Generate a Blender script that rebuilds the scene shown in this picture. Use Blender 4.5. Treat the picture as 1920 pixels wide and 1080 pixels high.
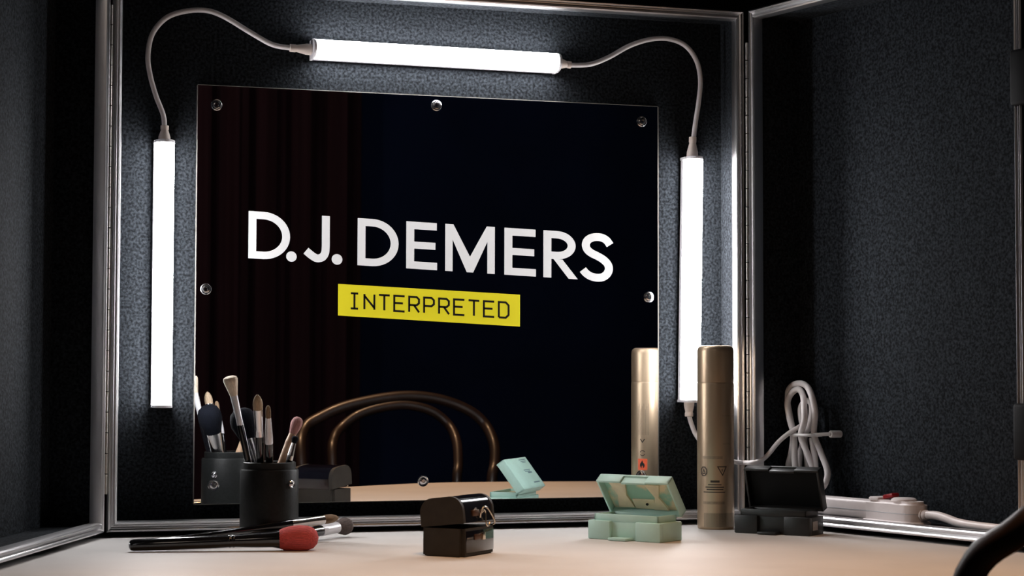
import bpy, bmesh, math, random
from mathutils import Vector, Matrix
random.seed(7)
for o in list(bpy.data.objects): bpy.data.objects.remove(o)
SC = bpy.context.scene
COL = SC.collection
PI = math.pi
V = Vector

# ------------------------------------------------------------------ camera
cam_d = bpy.data.cameras.new('camera'); cam = bpy.data.objects.new('camera', cam_d); COL.objects.link(cam)
YAW, PITCH, ROLL = .303397, .0465466, .0022722
fw = V((math.sin(YAW)*math.cos(PITCH), math.cos(YAW)*math.cos(PITCH), math.sin(PITCH)))
rt = V((math.cos(YAW), -math.sin(YAW), 0)); up = rt.cross(fw)
r3 = rt*math.cos(ROLL)+up*math.sin(ROLL); u3 = up*math.cos(ROLL)-rt*math.sin(ROLL)
m = Matrix((r3, u3, -fw)).transposed().to_4x4(); m.translation = V((-.31623, -2.27428, .18537))
cam.matrix_world = m
cam_d.sensor_width = 36; cam_d.lens = 3562.12/1920*36
cam_d.clip_start = .02; cam_d.clip_end = 50
cam_d.dof.use_dof = True; cam_d.dof.focus_distance = 2.3; cam_d.dof.aperture_fstop = 18
SC.camera = cam

# ------------------------------------------------------------------ world, lamps of the room, exposure
w = bpy.data.worlds.new('world'); SC.world = w; w.use_nodes = True
w.node_tree.nodes['Background'].inputs[0].default_value = (.35, .42, .6, 1)
w.node_tree.nodes['Background'].inputs[1].default_value = .004
def lamp(name, kind, loc, tgt, power, col, size=.1, ang=None):
    d = bpy.data.lights.new(name, kind); o = bpy.data.objects.new(name, d); COL.objects.link(o)
    d.energy = power; d.color = col
    if kind == 'AREA': d.size = size
    else: d.shadow_soft_size = size
    if kind == 'SPOT' and ang: d.spot_size = math.radians(ang); d.spot_blend = .8
    o.location = loc; o.rotation_euler = (V(tgt)-V(loc)).to_track_quat('-Z', 'Y').to_euler()
    return o
lamp('ceiling_spot', 'SPOT', (.30, -1.15, 1.80), (.32, -.84, 0), 108, (1, .57, .30), .08, 45)
lamp('room_lamp', 'POINT', (-.9, -2.9, 1.55), (0, 0, 0), 5, (1, .84, .70), .15)
vs = SC.view_settings
vs.view_transform = 'Standard'; vs.look = 'None'; vs.exposure = 0; vs.gamma = 1; vs.use_curve_mapping = False

# ------------------------------------------------------------------ materials
def mat(name, col, rough=.5, metal=0, var=.12, scale=60, bump=0, bscale=None, coat=0, emit=None, estr=0, spec=.5, col2=None, ramp=(.35, .65), aniso=None, detail=4):
    mt = bpy.data.materials.new(name); mt.use_nodes = True
    nt = mt.node_tree; b = nt.nodes['Principled BSDF']
    tc = nt.nodes.new('ShaderNodeTexCoord'); mp = nt.nodes.new('ShaderNodeMapping')
    nt.links.new(tc.outputs['Object'], mp.inputs[0])
    if aniso: mp.inputs['Scale'].default_value = aniso
    nz = nt.nodes.new('ShaderNodeTexNoise'); nz.inputs['Scale'].default_value = scale; nz.inputs['Detail'].default_value = detail
    nt.links.new(mp.outputs[0], nz.inputs[0])
    rp = nt.nodes.new('ShaderNodeValToRGB'); nt.links.new(nz.outputs[0], rp.inputs[0])
    c2 = col2 or tuple(min(1, c*(1+var)) for c in col); c1 = col if col2 else tuple(c*(1-var) for c in col)
    e = rp.color_ramp.elements; e[0].position, e[1].position = ramp
    e[0].color = (*c1, 1); e[1].color = (*c2, 1)
    nt.links.new(rp.outputs[0], b.inputs['Base Color'])
    b.inputs['Roughness'].default_value = rough; b.inputs['Metallic'].default_value = metal
    b.inputs['Specular IOR Level'].default_value = spec
    if coat: b.inputs['Coat Weight'].default_value = coat; b.inputs['Coat Roughness'].default_value = .06
    if emit: b.inputs['Emission Color'].default_value = (*emit, 1); b.inputs['Emission Strength'].default_value = estr
    if bump:
        n2 = nt.nodes.new('ShaderNodeTexNoise'); n2.inputs['Scale'].default_value = bscale or scale; n2.inputs['Detail'].default_value = 3
        nt.links.new(mp.outputs[0], n2.inputs[0])
        bp = nt.nodes.new('ShaderNodeBump'); bp.inputs['Strength'].default_value = bump; bp.inputs['Distance'].default_value = .001
        nt.links.new(n2.outputs[0], bp.inputs['Height']); nt.links.new(bp.outputs[0], b.inputs['Normal'])
    return mt
def carpet():
    mt = mat('black_felt_carpet', (.0050, .0058, .0072), 1, col2=(.036, .042, .049), scale=310, ramp=(.38, .80), bump=.75, bscale=380, spec=.1, detail=9)
    return mt
M = dict(
    carpet=carpet(),
    aluminium=mat('brushed_aluminium', (.72, .71, .72), .30, 1, .02, 20),
    laminate=mat('black_laminate', (.012, .012, .014), .5, 0, .2, 80),
    hinge=mat('steel_hinge', (.5, .48, .44), .35, 1, .1, 200),
    latch=mat('black_latch_plastic', (.004, .004, .005), .6, 0, .2, 90, spec=.12),
    mirror=mat('mirror_silver', (.90, .92, .93), 0.0, 1, 0.0, 10),
    glass_edge=mat('mirror_edge', (.20, .19, .17), .35, 0, .05, 60),
    chrome=mat('chrome', (.60, .60, .62), .2, 1, .04, 60),
    white_glow_print=mat('glow_added_white_lettering', (.84, .84, .84), .6, 0, .05, 900, emit=(.86, .86, .88), estr=.50, ramp=(.3, .7)),  # emission added so the letters look evenly bright; they are no lamp
    yellow_glow_print=mat('glow_added_yellow_plate', (.80, .71, .02), .6, 0, .05, 900, emit=(.80, .69, .02), estr=.50),  # plate is no light source; glow put in to brighten its yellow
    black_print=mat('black_print', (.008, .008, .008), .7, 0, .1, 300),
    tube=mat('lit_led_diffuser', (.9, .9, .9), .4, 0, .01, 30, emit=(1, .985, 1), estr=47),
    tube_body=mat('white_tube_housing', (.78, .76, .80), .4, 0, .04, 60),
    plug=mat('white_cord_plug', (.72, .62, .56), .45, 0, .05, 80),
    cord=mat('white_cord_rubber', (.72, .68, .68), .42, 0, .05, 60),
    strip_white=mat('white_strip_plastic', (.80, .73, .72), .35, 0, .04, 50),
    strip_grey=mat('grey_strip_plastic', (.42, .46, .50), .4, 0, .04, 50),
    red=mat('red_switch', (.26, .006, .010), .3, 0, .1, 90),
    table=mat('cream_table_laminate', (.57, .55, .53), .6, 0, .04, 9, bump=.02, bscale=200),
    table_leg=mat('table_leg_metal', (.12, .12, .12), .4, .8, .1, 40),
    gold=mat('champagne_can_metal', (.46, .345, .235), .38, .75, .05, 30, aniso=(1, 1, .05)),
    gold_dark=mat('champagne_can_base', (.30, .235, .165), .4, .75, .05, 30),
    can_ink=mat('can_ink', (.045, .032, .024), .6, 0, .1, 200),
    can_faint=mat('can_faint_ink', (.30, .23, .16), .5, .4, .1, 200),
    orange=mat('orange_hazard_label', (.85, .13, .05), .5, 0, .06, 200),
    cup=mat('black_leatherette', (.009, .010, .010), .5, 0, .25, 300, bump=.15, bscale=700, spec=.3),
    lacquer=mat('black_lacquer_handle', (.006, .006, .008), .16, 0, .2, 60, coat=.6),
    ferrule=mat('silver_ferrule', (.72, .70, .70), .24, 1, .04, 60),
    ferrule_white=mat('white_ferrule', (.74, .73, .76), .3, .3, .04, 60),
    bristle_white=mat('cream_bristle', (.78, .66, .52), .8, 0, .15, 160, aniso=(6, 6, .3), bump=.5),
    bristle_brown=mat('brown_bristle', (.20, .13, .075), .85, 0, .35, 200, aniso=(6, 6, .3), bump=.5),
    bristle_tan=mat('tan_bristle', (.42, .31, .21), .8, 0, .25, 200, aniso=(6, 6, .3), bump=.5),
    bristle_grey=mat('dark_brown_bristle', (.085, .062, .055), .9, 0, .3, 200, aniso=(6, 6, .3), bump=.5),
    bristle_red=mat('red_bristle', (.50, .065, .062), .8, 0, .3, 260, aniso=(6, 6, .25), bump=.8),
    bristle_pink=mat('plum_pink_bristle', (.40, .20, .19), .85, 0, .2, 200, aniso=(6, 6, .3), bump=.4),
    bristle_black=mat('black_bristle', (.005, .006, .010), .95, 0, .3, 200, aniso=(6, 6, .3), bump=.5, spec=.1),
    handle_tan=mat('tan_wood_handle', (.52, .34, .22), .4, 0, .12, 80, aniso=(4, 4, .3)),
    mint=mat('mint_plastic', (.42, .63, .56), .45, 0, .05, 40),
    mint_in=mat('mint_inside_stained', (.30, .55, .45), .5, 0, col2=(.72, .62, .42), scale=38, ramp=(.44, .56)),
    cream=mat('cream_insert', (.74, .66, .48), .6, 0, .08, 60),
    blackcase=mat('black_case_plastic', (.008, .008, .008), .42, 0, .2, 60),
    blackcase_in=mat('black_case_inside', (.004, .004, .004), .6, 0, .2, 60, spec=.15),
    matte_box=mat('dark_brown_matte', (.028, .024, .020), .6, 0, .12, 90, spec=.3),
    gloss_box=mat('black_gloss', (.006, .006, .010), .10, 0, .2, 60, coat=.8),
    brown_catch=mat('bronze_catch', (.10, .05, .03), .4, .5, .1, 90),
    wire=mat('clasp_wire', (.62, .55, .46), .25, 1, .05, 90),
    grey_text=mat('grey_lid_print', (.12, .19, .22), .6, 0, .1, 300),
    paper=mat('sticker_paper', (.42, .38, .36), .7, 0, .1, 400),
    wood=mat('dark_bentwood', (.020, .0105, .008), .42, 0, .35, 18, aniso=(1, 1, .3), coat=.08),
    cane=mat('seat_wood', (.10, .05, .028), .4, 0, .25, 20),
    wall_dark=mat('charcoal_wall', (.006, .006, .008), .8, 0, .15, 6),
    wall_navy=mat('navy_wall', (.022, .045, .15), .8, 0, .2, 2),
    curtain=mat('dark_red_curtain', (.125, .045, .060), .9, 0, .2, 3, aniso=(8, 8, .2)),
    floor=mat('dark_floor', (.02, .018, .017), .6, 0, .2, 8),
    zip_white=mat('white_zip_tie', (.74, .72, .72), .4, 0, .04, 60),
)

# ------------------------------------------------------------------ builders
def obj(name, vf, mt, parent=None, smooth=False, loc=None):
    me = bpy.data.meshes.new(name)
    if isinstance(vf, bmesh.types.BMesh):
        vf.to_mesh(me); vf.free()
    else:
        me.from_pydata([tuple(v) for v in vf[0]], [], vf[1])
    me.validate(); me.update()
    bm = bmesh.new(); bm.from_mesh(me); bmesh.ops.recalc_face_normals(bm, faces=bm.faces); bm.to_mesh(me); bm.free()
    me.materials.append(M[mt])
    o = bpy.data.objects.new(name, me); COL.objects.link(o)
    if parent: o.parent = parent
    if loc: o.location = loc
    if smooth:
        me.shade_smooth()
        try: me.set_sharp_from_angle(angle=math.radians(38))
        except Exception: pass
    return o
def thing(name, label, cat, loc=(0, 0, 0), rot=None, group=None):
    o = bpy.data.objects.new(name, None); COL.objects.link(o); o.empty_display_size = .02
    o.location = loc
    if rot is not None: o.rotation_euler = rot if not isinstance(rot, (int, float)) else (0, 0, rot)
    return tag(o, label, cat, group)
def tag(o, label=None, cat=None, group=None, kind=None):
    if label: o['label'] = label
    if cat: o['category'] = cat
    if group: o['group'] = group
    if kind: o['kind'] = kind
    return o
def box(x0, x1, y0, y1, z0, z1, bev=0, seg=2):
    bm = bmesh.new(); bmesh.ops.create_cube(bm, size=1)
    for v in bm.verts: v.co = V(((x0+x1)/2+v.co.x*(x1-x0), (y0+y1)/2+v.co.y*(y1-y0), (z0+z1)/2+v.co.z*(z1-z0)))
    if bev: bmesh.ops.bevel(bm, geom=bm.edges[:], offset=bev, segments=seg, affect='EDGES', profile=.5)
    return bm
def join(*bms):
    out = bmesh.new()
    for b in bms:
        me = bpy.data.meshes.new('tmp')
        if isinstance(b, bmesh.types.BMesh): b.to_mesh(me); b.free()
        else: me.from_pydata([tuple(v) for v in b[0]], [], b[1])
        out.from_mesh(me); bpy.data.meshes.remove(me)
    return out
def xf(vf, mtx):
    if isinstance(vf, bmesh.types.BMesh):
        bmesh.ops.transform(vf, matrix=mtx, verts=vf.verts); return vf
    return ([mtx @ V(v) for v in vf[0]], vf[1])
def lathe(prof, n=32, squash=1.0):
    """prof: (r,z) list, along +Z"""
    vs, fs = [], []
    for r, z in prof:
        for i in range(n):
            a = 2*PI*i/n; vs.append((r*math.cos(a), r*squash*math.sin(a), z))
    for k in range(len(prof)-1):
        for i in range(n):
            j = (i+1) % n; fs.append((k*n+i, k*n+j, (k+1)*n+j, (k+1)*n+i))
    for k in (0, len(prof)-1):
        if prof[k][0] > 1e-5: fs.append(tuple(k*n+i for i in range(n)))
    return vs, fs
def catmull(pts, sub=8, closed=False):
    P = [V(p) for p in pts]; out = []; n = len(P)
    for i in range(n if closed else n-1):
        if closed: a, b, c, d = P[(i-1) % n], P[i], P[(i+1) % n], P[(i+2) % n]
        else: a, b, c, d = P[max(i-1, 0)], P[i], P[i+1], P[min(i+2, n-1)]
        for k in range(sub):
            t = k/sub
            out.append(.5*((2*b)+(c-a)*t+(2*a-5*b+4*c-d)*t*t+(3*b-a-3*c+d)*t**3))
    if not closed: out.append(P[-1])
    return out
def tube(path, r, n=10, closed=False):
    P = [V(p) for p in path]; N = len(P); vs, fs = [], []
    R = r if callable(r) else (lambda t: r)
    t0 = (P[1]-P[0]).normalized(); nrm = t0.orthogonal().normalized()
    for i in range(N):
        if closed: t = (P[(i+1) % N]-P[i-1]).normalized()
        else: t = (P[min(i+1, N-1)]-P[max(i-1, 0)]).normalized()
        nrm = (nrm-t*nrm.dot(t)).normalized(); b = t.cross(nrm)
        for k in range(n):
            a = 2*PI*k/n; vs.append(P[i]+(nrm*math.cos(a)+b*math.sin(a))*R(i/(N-1)))
    for i in range(N if closed else N-1):
        for k in range(n):
            l = (k+1) % n; j = (i+1) % N
            fs.append((i*n+k, i*n+l, j*n+l, j*n+k))
    if not closed: fs += [tuple(range(n)), tuple((N-1)*n+k for k in range(n))]
    return vs, fs
def prism(poly, h0, h1, axis='z'):
    """poly of 2D points extruded; axis z: (x,y)+z ; axis x: (y,z)+x ; axis y: (x,z)+y"""
    n = len(poly)
    def P(p, h): return {'z': (p[0], p[1], h), 'x': (h, p[0], p[1]), 'y': (p[0], h, p[1])}[axis]
    vs = [P(p, h0) for p in poly]+[P(p, h1) for p in poly]
    fs = [tuple(range(n)), tuple(range(n, 2*n))]+[(i, (i+1) % n, n+(i+1) % n, n+i) for i in range(n)]
    return vs, fs
def dirrot(d):
    return V(d).to_track_quat('Z', 'Y').to_euler()

# ------------------------------------------------------------------ room
FZ = -.74
def struct(name, vf, mt, label=None):
    o = obj(name, vf, mt); o['kind'] = 'structure'
    if label: o['label'] = label
    return o
struct('floor', box(-2.6, 3.4, -4.7, .75, FZ-.05, FZ), 'floor', 'dark floor of the room under the table')
struct('wall_back', box(-2.6, 3.4, .75, .8, FZ, 2.3), 'wall_dark', 'black wall behind the folding case')
struct('wall_front', box(-2.6, 3.4, -4.75, -4.7, FZ, 2.3), 'wall_navy', 'dark navy wall seen in the mirror')
struct('wall_left', box(-2.65, -2.6, -4.7, .75, FZ, 2.3), 'wall_dark', 'black side wall left of the table')
struct('wall_right', box(3.4, 3.45, -4.7, .75, FZ, 2.3), 'wall_dark', 'black side wall right of the table')
struct('ceiling', box(-2.6, 3.4, -4.7, .75, 2.3, 2.35), 'wall_dark', 'black ceiling of the room')
# curtain: pleated sheet with thickness
cur = []
for i in range(121):
    x = -.25+1.5*i/120; cur.append((x, -4.6+.022*math.sin(i*.62)+.008*math.sin(i*1.7)))
poly = cur+[(x, y-.006) for x, y in reversed(cur)]
vs_, fs_ = [], []
n = len(cur)
for z in (FZ+.01, 2.2):
    vs_ += [(x, y, z) for x, y in cur]
    vs_ += [(x, y-.006, z) for x, y in cur]
for i in range(n-1):
    for a, b in ((0, 2*n), (n, 3*n)):
        fs_.append((a+i, a+i+1, b+i+1, b+i))
    fs_.append((i, i+1, n+i+1, n+i)); fs_.append((2*n+i, 2*n+i+1, 3*n+i+1, 3*n+i))
fs_ += [(0, n, 3*n, 2*n), (n-1, 2*n-1, 4*n-1, 3*n-1)]
tag(obj('curtain', (vs_, fs_), 'curtain', smooth=True), 'dark red pleated curtain faintly reflected in the mirror', 'curtain')

# ------------------------------------------------------------------ table
edge = [(-.80, -.10), (-.56, -.40), (-.24, -.515), (.08, -.61), (.23, -.735), (.37, -.865), (.53, -.945), (.64, -.953), (.82, -.925), (.98, -.88), (1.22, -.72), (1.36, -.42)]
curve = [(p.x, p.y) for p in catmull([(x, y, 0) for x, y in edge], 6)]
outline = [(-.80, .33)]+curve+[(1.36, .33)]
tb = thing('dressing_table', 'cream laminate dressing table with a curved front edge', 'table', (0, 0, FZ))
top = prism(outline, .712, .74)
bm = join(top); bmesh.ops.bevel(bm, geom=[e for e in bm.edges if abs(e.verts[0].co.z-e.verts[1].co.z) < 1e-6], offset=.004, segments=2, affect='EDGES')
obj('tabletop', bm, 'table', tb)
for x, y in ((-.6, .22), (1.2, .22), (-.5, -.28), (1.15, -.5)):
    obj('leg', xf(lathe([(.018, 0), (.018, .02), (.022, .03), (.022, .712)], 14), Matrix.Translation((x, y, 0))), 'table_leg', tb, True)

# ------------------------------------------------------------------ folding case: a back tray and two hinged side trays
HL = V((-.107, -.055, 0)); HR = V((.690, -.055, 0))
aL, aR = 1.204538, math.radians(76)
case = thing('folding_makeup_case', 'open three-panel black carpeted makeup case with silver aluminium edges standing on table', 'makeup case')
Z0, Z1 = .006, .655
RW = .0125
def tray(org, d, nrm, width, depth, name, board_name, hinge_side_gap=.0):
    """org = front hinge corner, d = along the panel, nrm = facing direction of the open side"""
    up_ = V((0, 0, 1)); mtx = Matrix((d, nrm, up_)).transposed().to_4x4(); mtx.translation = org
    pn = obj(name, xf(box(.008, width-.008, -depth-.012, -depth, Z0+.008, Z1-.008), mtx), 'carpet', case)
    for b in (box(0, width, -depth-.012, -.004, Z0, Z0+.009), box(0, width, -depth-.012, -.004, Z1-.009, Z1),
              box(0, .009, -depth-.012, -.004, Z0+.009, Z1-.009), box(width-.009, width, -depth-.012, -.004, Z0+.009, Z1-.009)):
        obj('side_board', xf(b, mtx), 'carpet', pn)
    # rails: profile (v across from outer edge, h above the board edge)
    prof = [(0, -.014), (0, -.002), (.0008, .0010), (.0026, .0022), (.0044, .0012), (.0052, -.0006), (.0064, -.0012), (.0076, -.0006), (.0084, .0012), (.0102, .0022), (.0118, .0010), (RW, -.002), (RW, -.012), (.0095, -.012), (.0095, -.004), (.002, -.004), (.002, -.014)]
    for side in range(4):
        vs, fs = [], []
        for end in (0, 1):
            for v, h in prof:
                if side == 0: q = (v if end == 0 else width-v, h, Z0+v)
                elif side == 1: q = (v if end == 0 else width-v, h, Z1-v)
                elif side == 2: q = (v, h, Z0+v if end == 0 else Z1-v)
                else: q = (width-v, h, Z0+v if end == 0 else Z1-v)
                vs.append(mtx @ V(q))
        k = len(prof)
        fs = [(i, (i+1) % k, k+(i+1) % k, k+i) for i in range(k)]+[tuple(range(k)), tuple(range(k, 2*k))]
        obj('edge_rail', (vs, fs), 'aluminium', pn, True)
    return pn, mtx
back, MB = tray(V((-.107, -.055, 0)), V((1, 0, 0)), V((0, -1, 0)), .797, .055, 'back_panel', 'board')
dL = V((-math.cos(aL), -math.sin(aL), 0)); nL = V((math.sin(aL), -math.cos(aL), 0))
dR = V((math.cos(aR), -math.sin(aR), 0)); nR = V((-math.sin(aR), -math.cos(aR), 0))
left, ML = tray(HL+dL*.004+V((-.0025, -.002, 0)), dL, nL, .53, .060, 'side_panel', 'board')
right, MR = tray(HR+dR*.004+V((.0025, -.002, 0)), dR, nR, .466, .075, 'side_panel', 'board')
for h, x in ((HL, -.1085), (HR, .6925)):
    segs = []
    for k in range(24):
        z = .05+k*.0235
        segs.append(xf(lathe([(.0024, z), (.0024, z+.0225)], 10), Matrix.Translation((x, -.0575, 0))))
    obj('piano_hinge', join(*segs), 'hinge', case, True)
for z in (.128, .506):
    b = box(.4535, .480, -.03, .0085, z-.030, z+.030, .004, 3)
    lt = obj('latch', xf(b, MR), 'latch', right, True)
for z in (.128, .506):
    obj('latch', xf(box(.521, .550, -.03, .0095, z-.030, z+.030, .004, 3), ML), 'latch', left, True)
HT = HR+dR*.004+V((.0025, -.002, 0))
def onR(s, nn, z): return HT+dR*s+nR*nn+V((0, 0, z))

# ------------------------------------------------------------------ mirror with bolts and title, the title brightened by added emission
MZ0, MZ1, MW = .0333, .5333, .5906
mir = thing('wall_mirror', 'square frameless mirror bolted to the back panel, with white and yellow lettering brightened by an added glow', 'mirror', (0, 0, MZ0))
obj('mirror_glass', box(0, MW, -.0042, -.0012, 0, .5), 'mirror', mir)
obj('glass_edge', join(box(MW, MW+.0012, -.0044, -.0002, 0, .5), box(-.0008, 0, -.0044, -.0002, 0, .5), box(0, MW, -.0044, -.0002, .5, .5008), box(0, MW, -.0044, -.0002, -.0008, 0), box(0, MW, -.0012, -.0002, 0, .5)), 'glass_edge', mir)
for x, z in ((.0224, .510), (.2953, .5216), (.5687, .5132), (.0117, .2887), (.578, .2875), (.0229, .0553), (.2803, .0567), (.5675, .0594)):
    rx = Matrix.Translation((x, -.0042, z-MZ0)) @ Matrix.Rotation(PI/2, 4, 'X')
    bt = obj('bolt', xf(lathe([(.0068, 0), (.0068, .0008), (.0058, .0014), (.0047, .0012), (.0045, .0022), (.0034, .0028), (.0020, .0028), (.0018, .0016), (0, .0016)], 22), rx), 'chrome', mir, True)
YT = -.0046
def pu(x):
    u = (x-113)/1682; return u/(u+(1-u)*1.0613)
def tmap(x, v):
    t = pu(x); return (.0622+.4669*t, YT, .3268-.0203*t+v*(.0569+.003*t)-MZ0)
def ymap(x, v):
    t = (pu(x)-pu(527))/(pu(1366)-pu(527)); return (.1725+.2324*t, YT-.0003, .2591-.0112*t+v*(.0385+.0015*t)-MZ0)
def ring(outer, inner):
    n = len(outer); return list(outer)+list(inner), [(i, (i+1) % n, n+(i+1) % n, n+i) for i in range(n)]
def stroke(pts, wd, closed=False):
    P = [V((p[0], p[1])) for p in pts]; n = len(P); vs, fs = [], []
    for i in range(n):
        a = P[i-1] if (i > 0 or closed) else None; b = P[(i+1) % n] if (i < n-1 or closed) else None
        d1 = (P[i]-a).normalized() if a is not None else None; d2 = (b-P[i]).normalized() if b is not None else None
        d1 = d1 or d2; d2 = d2 or d1
        n1 = V((-d1.y, d1.x)); n2 = V((-d2.y, d2.x)); mm = (n1+n2).normalized(); k = wd/2/max(.5, mm.dot(n1))
        vs += [P[i]+mm*k, P[i]-mm*k]
    for i in range(n if closed else n-1):
        j = (i+1) % n; fs.append((2*i, 2*i+1, 2*j+1, 2*j))
    return vs, fs
H = 218.0; S = 36.0
def R2(x0, x1, y0, y1): return [(x0, y0), (x1, y0), (x1, y1), (x0, y1)], [(0, 1, 2, 3)]
def gD(x0, x1, y0=0, y1=H, s=S, fr=.36):
    xc = x0+(x1-x0)*fr; a = x1-xc; b = (y1-y0)/2; cy = (y0+y1)/2
    out = [(x0, y1), (x0, y0)]; inn = [(x0+s, y1-s*.95), (x0+s, y0+s*.95)]
    for i in range(25):
        t = -PI/2+PI*i/24
        out.append((xc+a*math.cos(t), cy+b*math.sin(t))); inn.append((max(x0+s, xc)+(x1-s-max(x0+s, xc))*math.cos(t), cy+(b-s*.95)*math.sin(t)))
    return ring(out, inn)
def many(*parts):
    vs, fs = [], []
    for v, f in parts:
        o = len(vs); vs += [tuple(q) for q in v]; fs += [tuple(i+o for i in ff) for ff in f]
    return vs, fs
def gE(x0, x1): return many(R2(x0, x0+S, 0, H), R2(x0+S, x1, 0, S*.95), R2(x0+S, x1-2, H-S*.95, H), R2(x0+S, x1-8, H*.5-S*.42, H*.5+S*.48))
def gM(x0, x1):
    c = (x0+x1)/2; k = S*.93
    pl = [(x0, 0), (x0, H), (x0+S*1.02, H), (c, H*.33), (x1-S*1.02, H), (x1, H), (x1, 0), (x1-k, 0), (x1-k, H*.68), (c+S*.40, 0), (c-S*.40, 0), (x0+k, H*.68), (x0+k, 0)]
    return pl, [(0, 1, 2, 11, 12), (2, 3, 10, 11), (3, 9, 10), (3, 4, 8, 9), (4, 5, 6, 7, 8)]
def gR(x0, x1):
    return many(R2(x0, x0+S, 0, H*.40), gD(x0, x1-10, H*.40, H, S, .42), ([(x0+S*1.30, H*.40), (x0+S*2.42, H*.40), (x1, 0), (x1-S*1.15, 0)], [(0, 1, 2, 3)]))
def gS(x0, x1):
    ww = x1-x0
    c = [(.90, .775), (.80, .865), (.66, .918), (.5, .928), (.33, .905), (.2, .84), (.15, .745), (.2, .645), (.33, .575), (.5, .525), (.68, .46), (.82, .37), (.865, .26), (.8, .15), (.66, .078), (.48, .062), (.3, .085), (.16, .14), (.06, .215)]
    pts = [(x0+p.x*ww, p.y*H) for p in catmull([(a, b, 0) for a, b in c], 4)]
    return stroke(pts, S*1.0)
def gJ(x0, x1):
    xs = x1-S/2; c = [(xs, H), (xs, H*.62), (xs, H*.34), (xs-4, H*.20), (xs-18, H*.115), (xs-40, H*.09), (xs-62, H*.135), (x0+14, H*.235)]
    return stroke([(p.x, p.y) for p in catmull([(a, b, 0) for a, b in c], 6)], S)
def gdot(x0, x1):
    c = (x0+x1)/2; r = (x1-x0)/2; return [(c+r*math.cos(2*PI*i/24), r-4+r*math.sin(2*PI*i/24)) for i in range(24)], [tuple(range(24))]
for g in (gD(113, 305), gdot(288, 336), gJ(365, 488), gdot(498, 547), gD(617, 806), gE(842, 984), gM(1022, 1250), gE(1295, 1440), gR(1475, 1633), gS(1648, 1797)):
    obj('letter', ([tmap(x, y/H) for x, y in g[0]], g[1]), 'white_glow_print', mir)
plate = obj('glow_added_yellow_plate', ([ymap(527, 0), ymap(1366, 0), ymap(1366, 1), ymap(527, 1)], [(0, 1, 2, 3)]), 'yellow_glow_print', mir)
for v in plate.data.vertices: v.co.y = YT
# monoline octagonal capitals, cell 50 x 70
G = {'I': [[(8, 0), (42, 0)], [(8, 70), (42, 70)], [(25, 0), (25, 70)]],
     'N': [[(2, 0), (2, 70)], [(2, 62), (48, 8)], [(48, 0), (48, 70)]],
     'T': [[(0, 70), (50, 70)], [(25, 70), (25, 0)]],
     'E': [[(50, 70), (2, 70), (2, 0), (50, 0)], [(2, 37), (42, 37)]],
     'R': [[(2, 0), (2, 70), (36, 70), (47, 60), (47, 42), (36, 32), (2, 32)], [(24, 32), (48, 0)]],
     'P': [[(2, 0), (2, 70), (36, 70), (47, 60), (47, 42), (36, 32), (2, 32)]],
     'D': [[(2, 0), (2, 70), (34, 70), (47, 57), (47, 13), (34, 0), (2, 0)]]}
for i, ch in enumerate('INTERPRETED'):
    x0 = 577+i*68.9
    g = many(*[stroke([(x0+a, b) for a, b in st], 9.5) for st in G[ch]])
    obj('letter', ([ymap(x, .25+y/146) for x, y in g[0]], g[1]), 'black_print', plate)

# ------------------------------------------------------------------ LED tubes (built lying along local X, facing -Y)
def led_tube(label, loc, ang, length=.3132):
    t = thing('led_tube', label, 'led light', loc, (0, -ang, 0), 'linked led tubes around the mirror')
    L2 = length/2
    hs = [(-.0105, -.0005), (-.0118, -.004), (-.0118, -.0105), (-.0100, -.0125), (.0100, -.0125), (.0118, -.0105), (.0118, -.004), (.0105, -.0005)]
    poly = [(y, z) for z, y in hs]
    obj('housing', prism(poly, -L2, L2, 'x'), 'tube_body', t)
    df = [(-.0112, .0112)]+[(-.0200-.0120*math.sin(PI*k/14), .0112*math.cos(PI*k/14)) for k in range(15)]+[(-.0112, -.0112)]
    obj('diffuser', prism(df, -L2+.002, L2-.002, 'x'), 'tube', t, True)
    for s in (-1, 1):
        ec = [(-.0008, -.0119), (-.0008, .0119), (-.018, .0121)]+[(-.018-.0146*math.sin(PI*k/12), .0114*math.cos(PI*k/12)) for k in range(13)]+[(-.018, -.0121)]
        obj('end_cap', prism(ec, s*(L2-.002), s*(L2+.0012), 'x'), 'tube_body', t)
    return t
led_tube('lit white LED tube mounted vertically left of the mirror', (-.0405, 0, .3055), PI/2)
led_tube('lit white LED tube mounted horizontally above the mirror', (.2935, 0, .5815), math.radians(-.2))
led_tube('lit white LED tube mounted vertically right of the mirror, behind the spray can', (.6325, 0, .3105), math.radians(89.1))
def plug(parent, a, b, r0, r1):
    """tapered boot from a (tube side) to b (cord side)"""
    a, b = V(a), V(b); L = (b-a).length
    bm = join(lathe([(r0*.8, 0), (r0, .001), (r0*.97, L*.25), (r1*1.25, L*.66), (r1*1.2, L*.70), (r1*1.35, L*.74), (r1*1.35, L*.98), (r1, L)], 4*6))
    mtx = Matrix.Translation(a) @ V(b-a).to_track_quat('Z', 'Y').to_matrix().to_4x4()
    return obj('plug', xf(bm, mtx), 'plug', parent, True)
CR = .0031
c1 = thing('linking_cord', 'white cord arching from the left LED tube to the top LED tube', 'cord', (-.04, -.012, .48), None, 'linking cords')
O1 = V((-.04, -.012, .48))
p1 = [(-.0405, .476), (-.042, .4935), (-.0509, .5164), (-.0581, .5415), (-.0608, .5636), (-.0561, .5893), (-.0406, .6094), (-.0187, .6190), (.0067, .6218), (.0291, .6154), (.0614, .5979), (.0874, .5851), (.1102, .5822)]
obj('cable', tube(catmull([V((x, -.014, z))-O1 for x, z in p1], 6), CR), 'cord', c1, True)
plug(c1, V((-.0405, -.014, .4635))-O1, V((-.0402, -.014, .4815))-O1, .0072, .0036)
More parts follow.
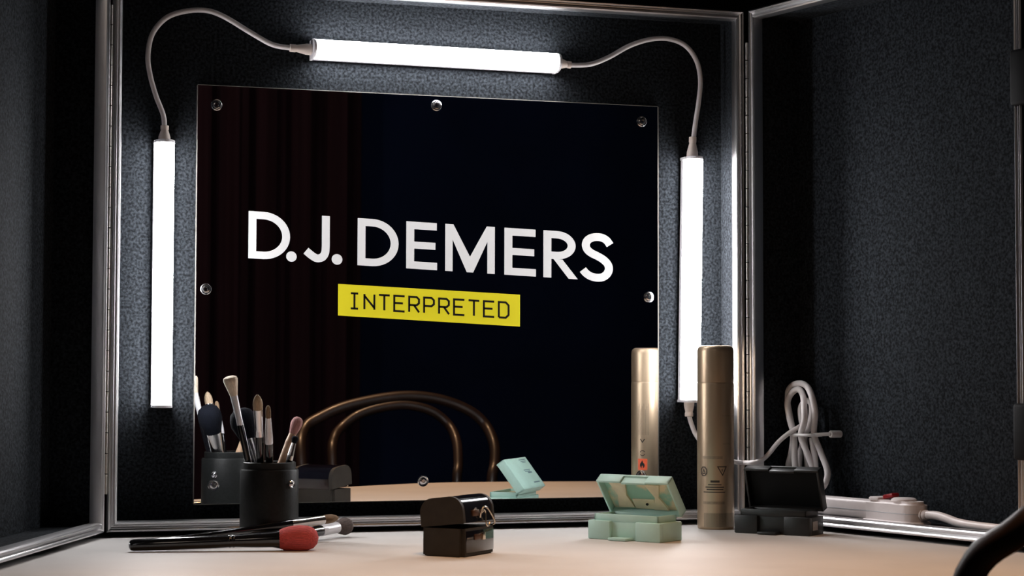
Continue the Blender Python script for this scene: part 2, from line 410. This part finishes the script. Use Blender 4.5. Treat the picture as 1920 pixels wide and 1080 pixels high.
plug(c1, V((.1358, -.014, .5815))-O1, V((.1085, -.014, .5822))-O1, .0070, .0036)
c2 = thing('linking_cord', 'white cord arching from the top LED tube to the right LED tube', 'cord', (.636, -.012, .49), None, 'linking cords')
O2 = V((.636, -.012, .49))
p2 = [(.4670, .5795), (.4944, .5820), (.5197, .5923), (.5488, .6089), (.5781, .6188), (.604, .6203), (.6262, .6125), (.6411, .5938), (.6463, .5697), (.644, .5418), (.6394, .5138), (.6364, .492)]
obj('cable', tube(catmull([V((x, -.014, z))-O2 for x, z in p2], 6), CR), 'cord', c2, True)
plug(c2, V((.4512, -.014, .5812))-O2, V((.4690, -.014, .5798))-O2, .0068, .0034)
plug(c2, V((.6348, -.014, .4685))-O2, V((.6355, -.014, .4950))-O2, .0075, .0036)

# ------------------------------------------------------------------ power cord: plug below right tube, behind the can, coiled bundle on right panel
pc = thing('extension_cord', 'white power cord tied into a coiled bundle hanging on right panel above the power strip', 'cord', onR(.05, -.06, .05))
O3 = onR(.05, -.06, .05)
def rel(s, nn, z): return onR(s, nn, z)-O3
path = [V((.6290, -.015, .137))-O3, V((.6320, -.016, .1251))-O3, V((.638, -.022, .108))-O3, V((.650, -.045, .086))-O3, V((.668, -.066, .079))-O3,
        rel(-.0064, .008, .0773), rel(.0100, .006, .0774), rel(.0125, -.006, .0800), rel(.0125, -.018, .0868), rel(.0300, -.022, .1043), rel(.040, -.032, .116), rel(.046, -.044, .124)]
obj('cable', tube(catmull(path, 6), .0030), 'cord', pc, True)
loops = [
    [(.0145, .058), (.0199, .0751), (.0262, .0888), (.0275, .1124), (.017, .1359), (.0095, .1562), (.0153, .1712), (.0352, .1774), (.0559, .1741), (.067, .1602), (.0699, .1402), (.0636, .1145), (.0726, .0938), (.0865, .0712), (.0894, .0581), (.0833, .0479), (.0773, .0542), (.0703, .0672), (.0644, .0869), (.0564, .1086)],
    [(.0395, .0558), (.0397, .0826), (.0389, .1128), (.0286, .1327), (.0204, .1529), (.0257, .1651), (.0404, .17), (.0527, .162), (.0587, .1467), (.0596, .13), (.0502, .1111), (.0603, .0867), (.0703, .0639), (.0742, .0495)],
    [(.0271, .0585), (.0335, .0857), (.043, .1110), (.0345, .1362), (.0315, .1483), (.0382, .1552), (.0485, .1526), (.0535, .1399), (.0514, .1232), (.044, .1082), (.0459, .0828), (.0437, .0593)],
]
for k, lp in enumerate(loops):
    off = (-.0490, -.0425, -.0560)[k]
    pts = [rel(s, off+.004*math.sin(i*.9), z) for i, (s, z) in enumerate(lp)]
    obj('cable', tube(catmull(pts, 6), .0040), 'cord', pc, True)
plug(pc, V((.6296, -.014, .1535))-O3, V((.6290, -.015, .1345))-O3, .0068, .0040)
tie = [rel(s, nn, .1128) for s, nn in ((.022, -.052), (.025, -.040), (.045, -.036), (.064, -.041), (.069, -.052), (.064, -.062), (.045, -.0645), (.025, -.061))]
obj('zip_tie', tube(catmull(tie, 5, True), .0021, 6, True), 'zip_white', pc, True)
obj('zip_tie_tail', tube([rel(.067, -.048, .1132), rel(.076, -.053, .1140), rel(.083, -.060, .1145)], .0024, 8), 'zip_white', pc, True)
mtx = Matrix.Translation(rel(.0850, -.066, .1145)) @ nR.to_track_quat('Z', 'Y').to_matrix().to_4x4()
obj('mounting_eyelet', xf(lathe([(.0046, -.009), (.0046, .006), (.0040, .0072), (.0022, .0072), (.0020, .004), (0, .004)], 18), mtx), 'zip_white', pc, True)

# ------------------------------------------------------------------ power strip inside the right panel
ps = thing('power_strip', 'white power strip with red switch lying in the bottom of the right panel', 'power strip', onR(.17, -.0385, .0152))
ps.rotation_euler = (0, 0, math.atan2(dR.y, dR.x))
# local X along panel, local Y = -nR side flip
obj('body', box(-.115, .035, -.013, .013, .0005, .0240, .004, 3), 'strip_white', ps, True)
obj('end_collar', box(-.125, -.085, -.0135, .0135, .0002, .0245, .004, 3), 'strip_grey', ps, True)
hd = [(.018, -.014), (.018, .014), (.070, .0165)]+[(.082+.0175*math.cos(a), .0165*math.sin(a)) for a in [PI/2-PI*k/12 for k in range(13)]]+[(.070, -.0165)]
bm = join(prism(hd, -.001, .0262)); bmesh.ops.bevel(bm, geom=[e for e in bm.edges if abs(e.verts[0].co.z-e.verts[1].co.z) < 1e-6], offset=.004, segments=3, affect='EDGES')
hdo = obj('switch_head', bm, 'strip_white', ps, True)
obj('seam', join(box(-.114, .036, -.0133, .0133, .0118, .0123), prism([(x*1.004, y*1.015) for x, y in hd], .0118, .0123)), 'strip_grey', ps)
obj('switch_bezel', box(.020, .037, -.0125, .0125, .024, .0290, .002, 2), 'strip_white', ps, True)
obj('switch', xf(box(-.0085, .0085, -.006, .006, -.002, .003, .0015, 2), Matrix.Translation((.046, 0, .0300)) @ Matrix.Rotation(-.2, 4, 'Y')), 'red', ps, True)
obj('top_dome', lathe([(.0150, .026), (.0145, .028), (.0120, .0295), (0, .030)], 24), 'strip_white', ps, True, (.068, 0, 0))
for x in (.012, .048): obj('foot', box(x, x+.012, -.0165, -.008, -.003, .001, .001, 2), 'strip_white', ps, True)
obj('strain_relief', xf(lathe([(.0066, 0), (.0066, .004), (.0056, .0045), (.0056, .007), (.0062, .0075), (.0054, .010)], 16), Matrix.Translation((.0965, 0, .0115)) @ Matrix.Rotation(PI/2, 4, 'Y')), 'strip_white', ps, True)
obj('cable', tube(catmull([(.100, 0, .0115), (.120, 0, .0122), (.138, -.001, .0100), (.157, -.003, .0068), (.180, -.006, .0055), (.205, -.009, .0052), (.231, -.012, .0052), (.262, -.014, .0052), (.280, -.015, .0052)], 6), .0050, 12), 'strip_white', ps, True)

# ------------------------------------------------------------------ spray can
CX, CY, CRd = .6215, -.117, .0226
can = thing('spray_can', 'tall champagne gold hairspray can with matching cap standing right of the mirror', 'spray can', (CX, CY, 0))
obj('can_body', lathe([(0, .0012), (.0195, .0008), (.0212, 0), (.0222, .0012), (CRd, .004), (CRd, .176), (.0222, .1785), (.0215, .1795)], 48), 'gold', can, True)
obj('cap', lathe([(.0214, .1788), (.0223, .1790), (.0224, .1800), (.0224, .2165), (.0218, .2205), (.0200, .2230), (.0170, .2240), (0, .2243)], 48), 'gold', can, True)
def patch(t0, t1, z0, z1, mt, name, r=CRd+.00018, n=8, parent=can):
    vs, fs = [], []
    for i in range(n+1):
        a = math.radians(t0+(t1-t0)*i/n)
        vs += [(r*math.cos(a), r*math.sin(a), z0), (r*math.cos(a), r*math.sin(a), z1)]
    fs = [(2*i, 2*i+2, 2*i+3, 2*i+1) for i in range(n)]
    return vs, fs
def wrap(vf, tc, zc, r=CRd+.0003):
    return ([(r*math.cos(math.radians(tc)+x/r), r*math.sin(math.radians(tc)+x/r), zc+y) for x, y in vf[0]], vf[1])
F0 = -113.5
base_band = patch(F0-39, F0+92, .003, .020, 'gold_dark', 'x', CRd+.00015, 16)
obj('base_band', base_band, 'gold_dark', can)
for a, b, z, h, mt_ in ((-16, 12, .0585, .0026, 'can_ink'), (-24, 18, .0545, .0013, 'can_ink'), (-33, 26, .0515, .0013, 'can_ink'), (-29, 24, .0487, .0013, 'can_ink'), (-40, 30, .0455, .0013, 'can_ink'),
                        (-44, 22, .0874, .0034, 'can_faint'), (-42, 28, .0325, .0034, 'can_faint'), (22, 50, .138, .0006, 'can_faint'), (22, 50, .104, .0006, 'can_faint')):
    obj('printed_line', patch(F0+a, F0+b, z-h/2, z+h/2, '', '', CRd+.00022, 10), mt_, can)
oc = [(.0042*math.cos(2*PI*k/8+PI/8)*1.1, .0056*math.sin(2*PI*k/8+PI/8)) for k in range(8)]
obj('octagon_emblem', wrap(many(stroke(oc, .0014, True), stroke([(-.0018, -.0022), (0, .0024), (.0018, -.0022)], .0013), stroke([(-.0022, -.0028), (.0022, -.0028)], .0012)), F0-39, .0705), 'can_ink', can)
tr = [(-.0055, .0048), (.0055, .0048), (.0006, -.0055)]
obj('triangle_emblem', wrap(many(stroke([(x+(u-x)*k/4, y+(v-y)*k/4) for (x, y), (u, v) in zip(tr, tr[1:]+tr[:1]) for k in range(4)], .0012, True), stroke([(0, .002), (0, -.001)], .0012)), F0+20, .0715), 'can_ink', can)
B0 = 130.9
obj('hazard_label', patch(B0-16.5, B0+16.5, .0615, .0765, '', '', CRd+.0002, 10), 'orange', can)
fl = [(0, .0058), (.0016, .0030), (.0032, .0010), (.0034, -.0016), (.0022, -.0040), (.0008, -.0050), (.0012, -.0030), (0, -.0010), (-.0012, -.0030), (-.0008, -.0050), (-.0022, -.0040), (-.0034, -.0016), (-.0026, .0012), (-.0012, .0020)]
obj('flame_symbol', wrap((fl, [tuple(range(len(fl)))]), B0, .069, CRd+.0007), 'black_print', can)
obj('recycling_mark', wrap(many(stroke([(.0034*math.cos(a), .0034*math.sin(a)) for a in [.3+2.4*k/8 for k in range(9)]], .0009), stroke([(.0034*math.cos(a), .0034*math.sin(a)) for a in [3.44+2.4*k/8 for k in range(9)]], .0009)), B0, .084), 'can_ink', can)
obj('check_mark', wrap(stroke([(-.0032, .0024), (0, -.0020), (.0032, .0024)], .0014), B0, .1005), 'can_ink', can)
obj('text_column', wrap(many(*[R2(-.0075+i*.0021, -.0068+i*.0021, .108, .150-.004*(i % 3)) for i in range(8)]), B0-3, 0), 'can_faint', can)

# ------------------------------------------------------------------ brush cup and brushes
UX, UY = .063, -.155
cup = thing('brush_cup', 'black leatherette cup holding makeup brushes, standing in front of mirror corner', 'brush cup', (UX, UY, 0))
obj('cup_body', lathe([(0, 0), (.0318, 0), (.0326, .001), (.0328, .040), (.0326, .0795), (.0318, .0812), (.0295, .0814), (.0292, .080), (.0292, .006), (0, .006)], 48), 'cup', cup, True)
obj('collar', lathe([(.0293, .0800), (.0293, .0885), (.0286, .0893), (.0276, .0885), (.0276, .0800), (.0293, .0800)], 48), 'cup', cup, True)
for th, z in ((-51.5, .0655), (128.5, .0615)):
    a = math.radians(th); d = V((math.cos(a), math.sin(a), 0))
    mtx = Matrix.Translation(d*.0326+V((0, 0, z))) @ d.to_track_quat('Z', 'Y').to_matrix().to_4x4()
    st = obj('snap_stud', xf(lathe([(.0044, 0), (.0044, .0006), (.0036, .0016), (.0026, .0012), (.0020, .0016), (.0012, .0024), (0, .0026)], 18), mtx), 'chrome', cup, True)
def brush(label, end, tip, L, hl, fl, hr, fr, br, handle, fer, bris, shape='round', fat=.5, squash=1.0, roll=0):
    """end = handle end point, tip = direction point, L total, hl handle length, fl ferrule length; rest = bristles"""
    end, tip = V(end), V(tip); d = (tip-end).normalized()
    t = thing('makeup_brush', label, 'makeup brush', end, dirrot(d), 'makeup brushes')
    obj('handle', lathe([(0, 0), (hr*.55, .0004), (hr*.85, .002), (hr, .006), (hr*1.05, hl*.5), (fr*1.02, hl*.93), (fr, hl)], 18), handle, t, True)
    fb = {'fine': br, 'point': br*.95, 'fan': br*.52}.get(shape, br*.62)
    obj('ferrule', lathe([(fr*1.02, hl-.0005), (fr*1.06, hl+.0006), (fr*1.03, hl+fl*.2), (fr*1.05, hl+fl*.22), (fr*1.02, hl+fl*.26), (fb, hl+fl)], 18, squash if squash > .7 else .75), fer, t, True)
    bl = L-hl-fl; z = hl+fl
    if shape == 'fan': pr = [(fb*.97, z-.001), (br*.62, z+bl*.15), (br*.78, z+bl*.40), (br*.95, z+bl*.66), (br, z+bl*.82), (br*.9, z+bl*.93), (br*.55, z+bl*.99), (0, z+bl)]
    elif shape == 'round': pr = [(fb*.97, z-.001), (br*.8, z+bl*.22), (br, z+bl*fat), (br*.97, z+bl*.7), (br*.80, z+bl*.88), (br*.45, z+bl*.98), (0, z+bl)]
    elif shape == 'point': pr = [(fb*.97, z-.001), (br, z+bl*.3), (br*.92, z+bl*.55), (br*.6, z+bl*.82), (br*.25, z+bl*.96), (0, z+bl)]
    else: pr = [(fb*.97, z-.001), (br, z+bl*.5), (br*.85, z+bl*.8), (br*.4, z+bl*.97), (0, z+bl)]
    obj('bristles', lathe(pr, 26, squash), bris, t, True)
    return t
def inend(tip, base, L):
    return V(tip)+(V(base)-V(tip)).normalized()*L
b_ = lambda tip, base: (V(tip)-V(base)).length
tip, base = (.0165, -.160, .185), (.0585, -.150, .0095)
brush('tall brush with fluffy cream bristles and white ferrule in cup', base, tip, b_(tip, base), .125, .034, .0030, .0042, .0098, 'lacquer', 'ferrule_white', 'bristle_white', 'fan', .62, .8)
tip, base = (.042, -.193, .165), (.060, -.139, .0095)
brush('flat brush with pointed tan bristles and long silver ferrule in cup', base, tip, b_(tip, base), .116, .032, .0034, .0046, .0056, 'lacquer', 'ferrule', 'bristle_tan', 'point', .4, .9)
tip, base = (.054, -.193, .153), (.0675, -.143, .0095)
brush('thin small-tipped detail brush with silver ferrule in cup', base, tip, b_(tip, base), .108, .030, .0032, .0044, .0030, 'lacquer', 'ferrule_white', 'bristle_brown', 'fine', .5, 1)
tip, base = (.0325, -.130, .148), (.075, -.163, .0095)
brush('large brush with round black bristles at the back of the cup', base, tip, b_(tip, base), .080, .032, .0036, .0056, .0152, 'lacquer', 'ferrule', 'bristle_black', 'round', .5, 1)
tip, base = (.0972, -.149, .139), (.0475, -.157, .0095)
brush('tan-handled brush with plum pink rounded tip leaning right in cup', base, tip, b_(tip, base), .106, .013, .0044, .0048, .0066, 'handle_tan', 'handle_tan', 'bristle_pink', 'round', .55, 1)
tip, base = (.0915, -.160, .118), (.062, -.165, .0095)
brush('dark-handled brush hidden behind the tan brush in cup', base, tip, b_(tip, base), .085, .020, .003, .0036, .004, 'lacquer', 'ferrule', 'bristle_black', 'round', .55, 1)

# brushes lying on the table
rb = thing('makeup_brush', 'large powder brush with red bristles and thick black handle lying on table', 'makeup brush', (-.100, -.2345, .0068), dirrot(V((.192, -.036, .0065))), 'makeup brushes')
obj('handle', lathe([(0, 0), (.0030, .0003), (.0052, .0018), (.0062, .005), (.0066, .03), (.0070, .09), (.0066, .105)], 22), 'lacquer', rb, True)
obj('collar_ring', lathe([(.0066, .104), (.0070, .1048), (.0070, .1062), (.0066, .1068), (.0066, .1082), (.0070, .1088), (.0070, .1102), (.0066, .1110)], 22), 'lacquer', rb, True)
obj('ferrule', lathe([(.0066, .1108), (.0075, .125), (.0085, .150), (.0100, .158)], 22), 'lacquer', rb, True)
obj('bristles', lathe([(.0075, .1555), (.0098, .1575), (.0120, .163), (.0136, .171), (.0141, .179), (.0133, .187), (.0108, .1935), (.0065, .1975), (0, .1992)], 30), 'bristle_red', rb, True)
e2 = V((-.060, -.2235, .0100)); t2 = V((.1400, -.1655, .0262))
brush('slim brush with silver ferrule and brown tip propped across the table brushes', e2, t2, .209, .150, .0400, .0030, .0050, .0058, 'lacquer', 'ferrule', 'bristle_brown', 'point', .5, .9)
e3 = V((.0350, -.2230, .0050)); t3 = V((.1660, -.1090, .0130))
brush('short brush with white ferrule and dark brown domed bristles lying behind red brush', e3, t3, .172, .118, .031, .0042, .0062, .0102, 'lacquer', 'ferrule_white', 'bristle_grey', 'round', .6, 1)

# ------------------------------------------------------------------ hinged cases (mint and black)
def hinged_case(name, label, cat, origin, ang, L, D, lean, mats, mint=True):
    body, inner = mats
    t = thing(name, label, cat, (*origin, 0), ang, 'hinged travel cases')
    h1, h2 = .0215, .0290
    a, b = L*.31, L*.66
    # base: two front blocks, middle notch, collar with cavity
    obj('base', join(box(0, L, .005, D, 0, h1, .0012), box(0, a, 0, .008, 0, h1, .0014), box(b, L, 0, .008, 0, h1, .0014)), body, t, True)
    w_ = .003
    cx0, cx1, cy0, cy1 = .006, L-.006, .0045, D-.002
    obj('collar', join(box(cx0, cx1, cy0, cy0+w_, h1-.001, h2, .0008), box(cx0, cx1, cy1-w_, cy1, h1-.001, h2, .0008), box(cx0, cx0+w_, cy0, cy1, h1-.001, h2, .0008), box(cx1-w_, cx1, cy0, cy1, h1-.001, h2, .0008)), body, t, True)
    obj('tray', box(cx0+w_, cx1-w_, cy0+w_, cy1-w_, h1-.001, h1+.0035), inner, t)
    obj('closing_tab', box(a+.004, b-.006, -.010, .006, .0004, .0034, .0008), body, t, True)
    # lid: shell open towards the base, hinged along the back top edge. local: u = x, v = from hinge to front edge, w = outwards
    LD = D+(.004 if mint else .010); th = .0125
    sh = [box(0, L, 0, LD, th-.0028, th, .0012), box(0, .003, 0, LD, 0, th, .001), box(L-.003, L, 0, LD, 0, th, .001), box(0, L, 0, .003, 0, th, .001),
          box(0, L*.34, LD-.003, LD, -.0005, th, .001), box(L*.34, L*.68, LD-.005, LD-.002, 0, th-.001, .0008), box(L*.68, L, LD-.003, LD, -.0005, th, .001)]
    # closed: v -> -Y (towards front), w -> +Z. opened by rotation about X at hinge (y=D, z=h2-.004)
    op = PI/2-lean
    base_m = Matrix(((1, 0, 0), (0, -1, 0), (0, 0, 1))).to_4x4()
    mtx = Matrix.Translation((0, D, h2-.003)) @ Matrix.Rotation(-op, 4, 'X') @ base_m
    lid = obj('lid', xf(join(*sh), mtx), body, t, True)
    obj('lid_lining', xf(box(.003, L-.003, .003, LD-.003, th-.0042, th-.0026), mtx), inner, lid)
    return t, lid, mtx, LD, th
mc, mlid, mm, LD, th = hinged_case('hinged_case', 'mint green hinged case with its lid half open, on the table', 'case', (.4215, -.2105), math.atan2(-.817, .577), .0985, .0460, math.radians(37), ('mint', 'mint_in'))
# cream inserts in the lid and print on its outside
def insert(x0, x1, y0, y1, waist):
    c = (x0+x1)/2; wv = (x1-x0)/2
    pl = [(x0, y0), (x1, y0), (c+wv*waist, (y0+y1)/2), (x1, y1), (x0, y1), (c-wv*waist, (y0+y1)/2)]
    return prism(pl, th-.0068, th-.0040)
obj('cream_insert', xf(insert(.012, .034, .006, .042, .55), mm), 'cream', mlid)
obj('cream_insert', xf(insert(.060, .080, .004, .041, .25), mm), 'cream', mlid)
obj('cream_insert', xf(box(.034, .064, .004, .018, th-.0062, th-.004, .0008), mm), 'cream', mlid)
obj('pivot_pin', xf(lathe([(.0016, th-.0075), (.0016, th-.0060), (0, th-.0058)], 10), mm @ Matrix.Translation((.053, .012, 0))), 'black_print', mlid)
for x0, x1, v0, v1 in ((.060, .088, .0452, .0463), (.064, .086, .0424, .0433), (.068, .082, .0405, .0412), (.052, .080, .0285, .0296), (.054, .076, .0262, .0271), (.064, .080, .0235, .0256), (.060, .086, .0075, .0092)):
    obj('printed_line', xf(box(x0, x1, v0, v1, th-.0001, th+.00025), mm), 'grey_text', mlid)
bc, blid, bm_, LD2, th2 = hinged_case('hinged_case', 'black hinged case with its lid standing open beside the spray can', 'case', (.6165, -.1830), math.atan2(-.760, .649), .0965, .0420, math.radians(18), ('blackcase', 'blackcase_in'), False)
obj('sticker', box(.0964, .0968, .010, .024, .006, .0165), 'paper', bc)

# ------------------------------------------------------------------ small domed box with clasp
bx = thing('trinket_box', 'small black domed box with wire clasp and slightly raised lid, in front of mirror', 'box', (.1850, -.3600, 0), math.atan2(.700, .714))
# local X = long axis (to the back right), local -Y = towards the clasp front
LX, DY = .068, .0500
def rbx(x0, x1, y0, y1, z0, z1, r=.005, bevel=.0015):
    bm = box(x0, x1, y0, y1, z0, z1)
    bmesh.ops.bevel(bm, geom=[e for e in bm.edges if abs(e.verts[0].co.z-e.verts[1].co.z) > 1e-5], offset=r, segments=4, affect='EDGES')
    return bm
obj('base', join(rbx(0, LX, -DY, 0, .0012, .0290, .0045), rbx(.0015, LX-.0015, -DY+.0015, -.0015, 0, .0015, .004)), 'matte_box', bx, True)
obj('front_panel', box(.006, LX-.004, -DY-.0008, -DY+.001, .004, .0265, .0006), 'gloss_box', bx, True)
obj('catch_plate', box(.022, .038, -DY-.0022, -DY, .0165, .0225, .0006), 'brown_catch', bx, True)
obj('catch_hook', box(.036, .041, -DY-.0040, -DY, .0160, .0238, .0006), 'wire', bx, True)
# lid profile in (y,z) with rounded top, hinge at y=0,z=.029, raised at front
lp = [(0, 0)]
for k in range(9):
    a = PI-PI/2*k/8; lp.append((-.015+.015*-math.cos(a), .0130+.0150*math.sin(a)))
for k in range(9):
    a = PI/2-PI/2*k/8; lp.append((-DY+.015-.015*math.cos(a), .0130+.0150*math.sin(a)))
lp.append((-DY, 0))
lm = Matrix.Translation((0, 0, .0293)) @ Matrix.Rotation(math.radians(-6.5), 4, 'X')
lid = obj('lid', xf(prism(lp, .0015, LX-.0015, 'x'), lm), 'matte_box', bx, True)
def scale_prof(k): return [(-DY/2+(y+DY/2)*k, z*k if z > 0 else z) for y, z in lp]
wrp = scale_prof(1.014)
obj('glossy_wrap', xf(prism(wrp, .0065, LX-.0065, 'x'), lm), 'gloss_box', lid, True)
for x0 in (.0008, LX-.0052):
    obj('edge_band', xf(prism(scale_prof(1.022), x0+.0005, x0+.0046, 'x'), lm), 'matte_box', lid, True)
obj('lid_catch', xf(box(.020, .034, -DY-.0020, -DY, .006, .0125, .0006), lm), 'brown_catch', lid, True)
w1 = [(.0335, -DY-.002, .004), (.0335, -DY-.004, .010), (.0365, -DY-.0055, .0140), (.041, -DY-.006, .0140), (.046, -DY-.0065, .0100), (.054, -DY-.0065, .001), (.057, -DY-.0055, -.0035), (.055, -DY-.004, -.0045)]
obj('wire_clasp', xf(tube(catmull([V(p) for p in w1], 6), .0009, 8), lm), 'wire', lid, True)
w2 = [(.0365, -DY-.003, .0085), (.0385, -DY-.005, .0110), (.0405, -DY-.005, .0085), (.0400, -DY-.005, .002), (.0405, -DY-.005, -.0045), (.044, -DY-.005, -.0055), (.048, -DY-.005, -.002)]
obj('wire_clasp', xf(tube(catmull([V(p) for p in w2], 6), .0008, 8), lm), 'wire', lid, True)

# ------------------------------------------------------------------ bentwood chair
ch = thing('bentwood_chair', 'dark bentwood chair with double hoop back, right edge and mirror reflection', 'chair', (.545, -1.03, FZ))
OC = V((.545, -1.03, FZ))
out_ = [(0.3518, -1.1503, 0.0434), (0.3669, -1.1944, 0.0875), (0.3952, -1.207, 0.1074), (0.455, -1.2144, 0.131), (0.5518, -1.2194, 0.1475), (0.6269, -1.2179, 0.1426), (0.6856, -1.2112, 0.1214), (0.7168, -1.2021, 0.0936), (0.7222, -1.162, 0.0581), (0.7165, -1.1385, 0.0225), (0.706, -1.1214, -0.0094)]
inn_ = [(0.409, -1.1452, 0.034), (0.4186, -1.1745, 0.07), (0.4375, -1.1989, 0.09), (0.4705, -1.2084, 0.1128), (0.5152, -1.2128, 0.1267), (0.5647, -1.2143, 0.1315), (0.6127, -1.2107, 0.1201), (0.6441, -1.2022, 0.0944), (0.6505, -1.1676, 0.0637), (0.6458, -1.1386, 0.0221), (0.6386, -1.1215, -0.01)]
def hoop(pts, tail_l, tail_r):
    return [p-OC for p in catmull([V(p) for p in tail_l+pts+tail_r], 7)]
obj('outer_hoop', tube(hoop(out_, [(.40, -1.19, FZ), (.392, -1.12, -.29), (.362, -1.115, -.10)], [(.700, -1.105, -.12), (.672, -1.12, -.29), (.69, -1.19, FZ)]), .0103, 14), 'wood', ch, True)
obj('inner_hoop', tube(hoop(inn_, [(.445, -1.125, -.275), (.415, -1.115, -.10)], [(.638, -1.105, -.12), (.615, -1.125, -.275)]), .0092, 14), 'wood', ch, True)
obj('seat', xf(lathe([(0, -.006), (.165, -.006), (.20, -.016), (.206, 0), (.200, .016), (.172, .018), (.160, .006), (0, .002)], 40), Matrix.Translation(V((.533, -.945, -.290))-OC)), 'cane', ch, True)
for s in (-1, 1):
    obj('leg', tube([V((.533+s*.135, -.835, -.30))-OC, V((.533+s*.150, -.82, -.5))-OC, V((.533+s*.165, -.80, FZ))-OC], .0115, 12), 'wood', ch, True)
obj('stretcher_ring', tube([V((.533+.13*math.cos(2*PI*k/28), -.975+.145*math.sin(2*PI*k/28), -.52))-OC for k in range(28)], .008, 10, True), 'wood', ch, True)
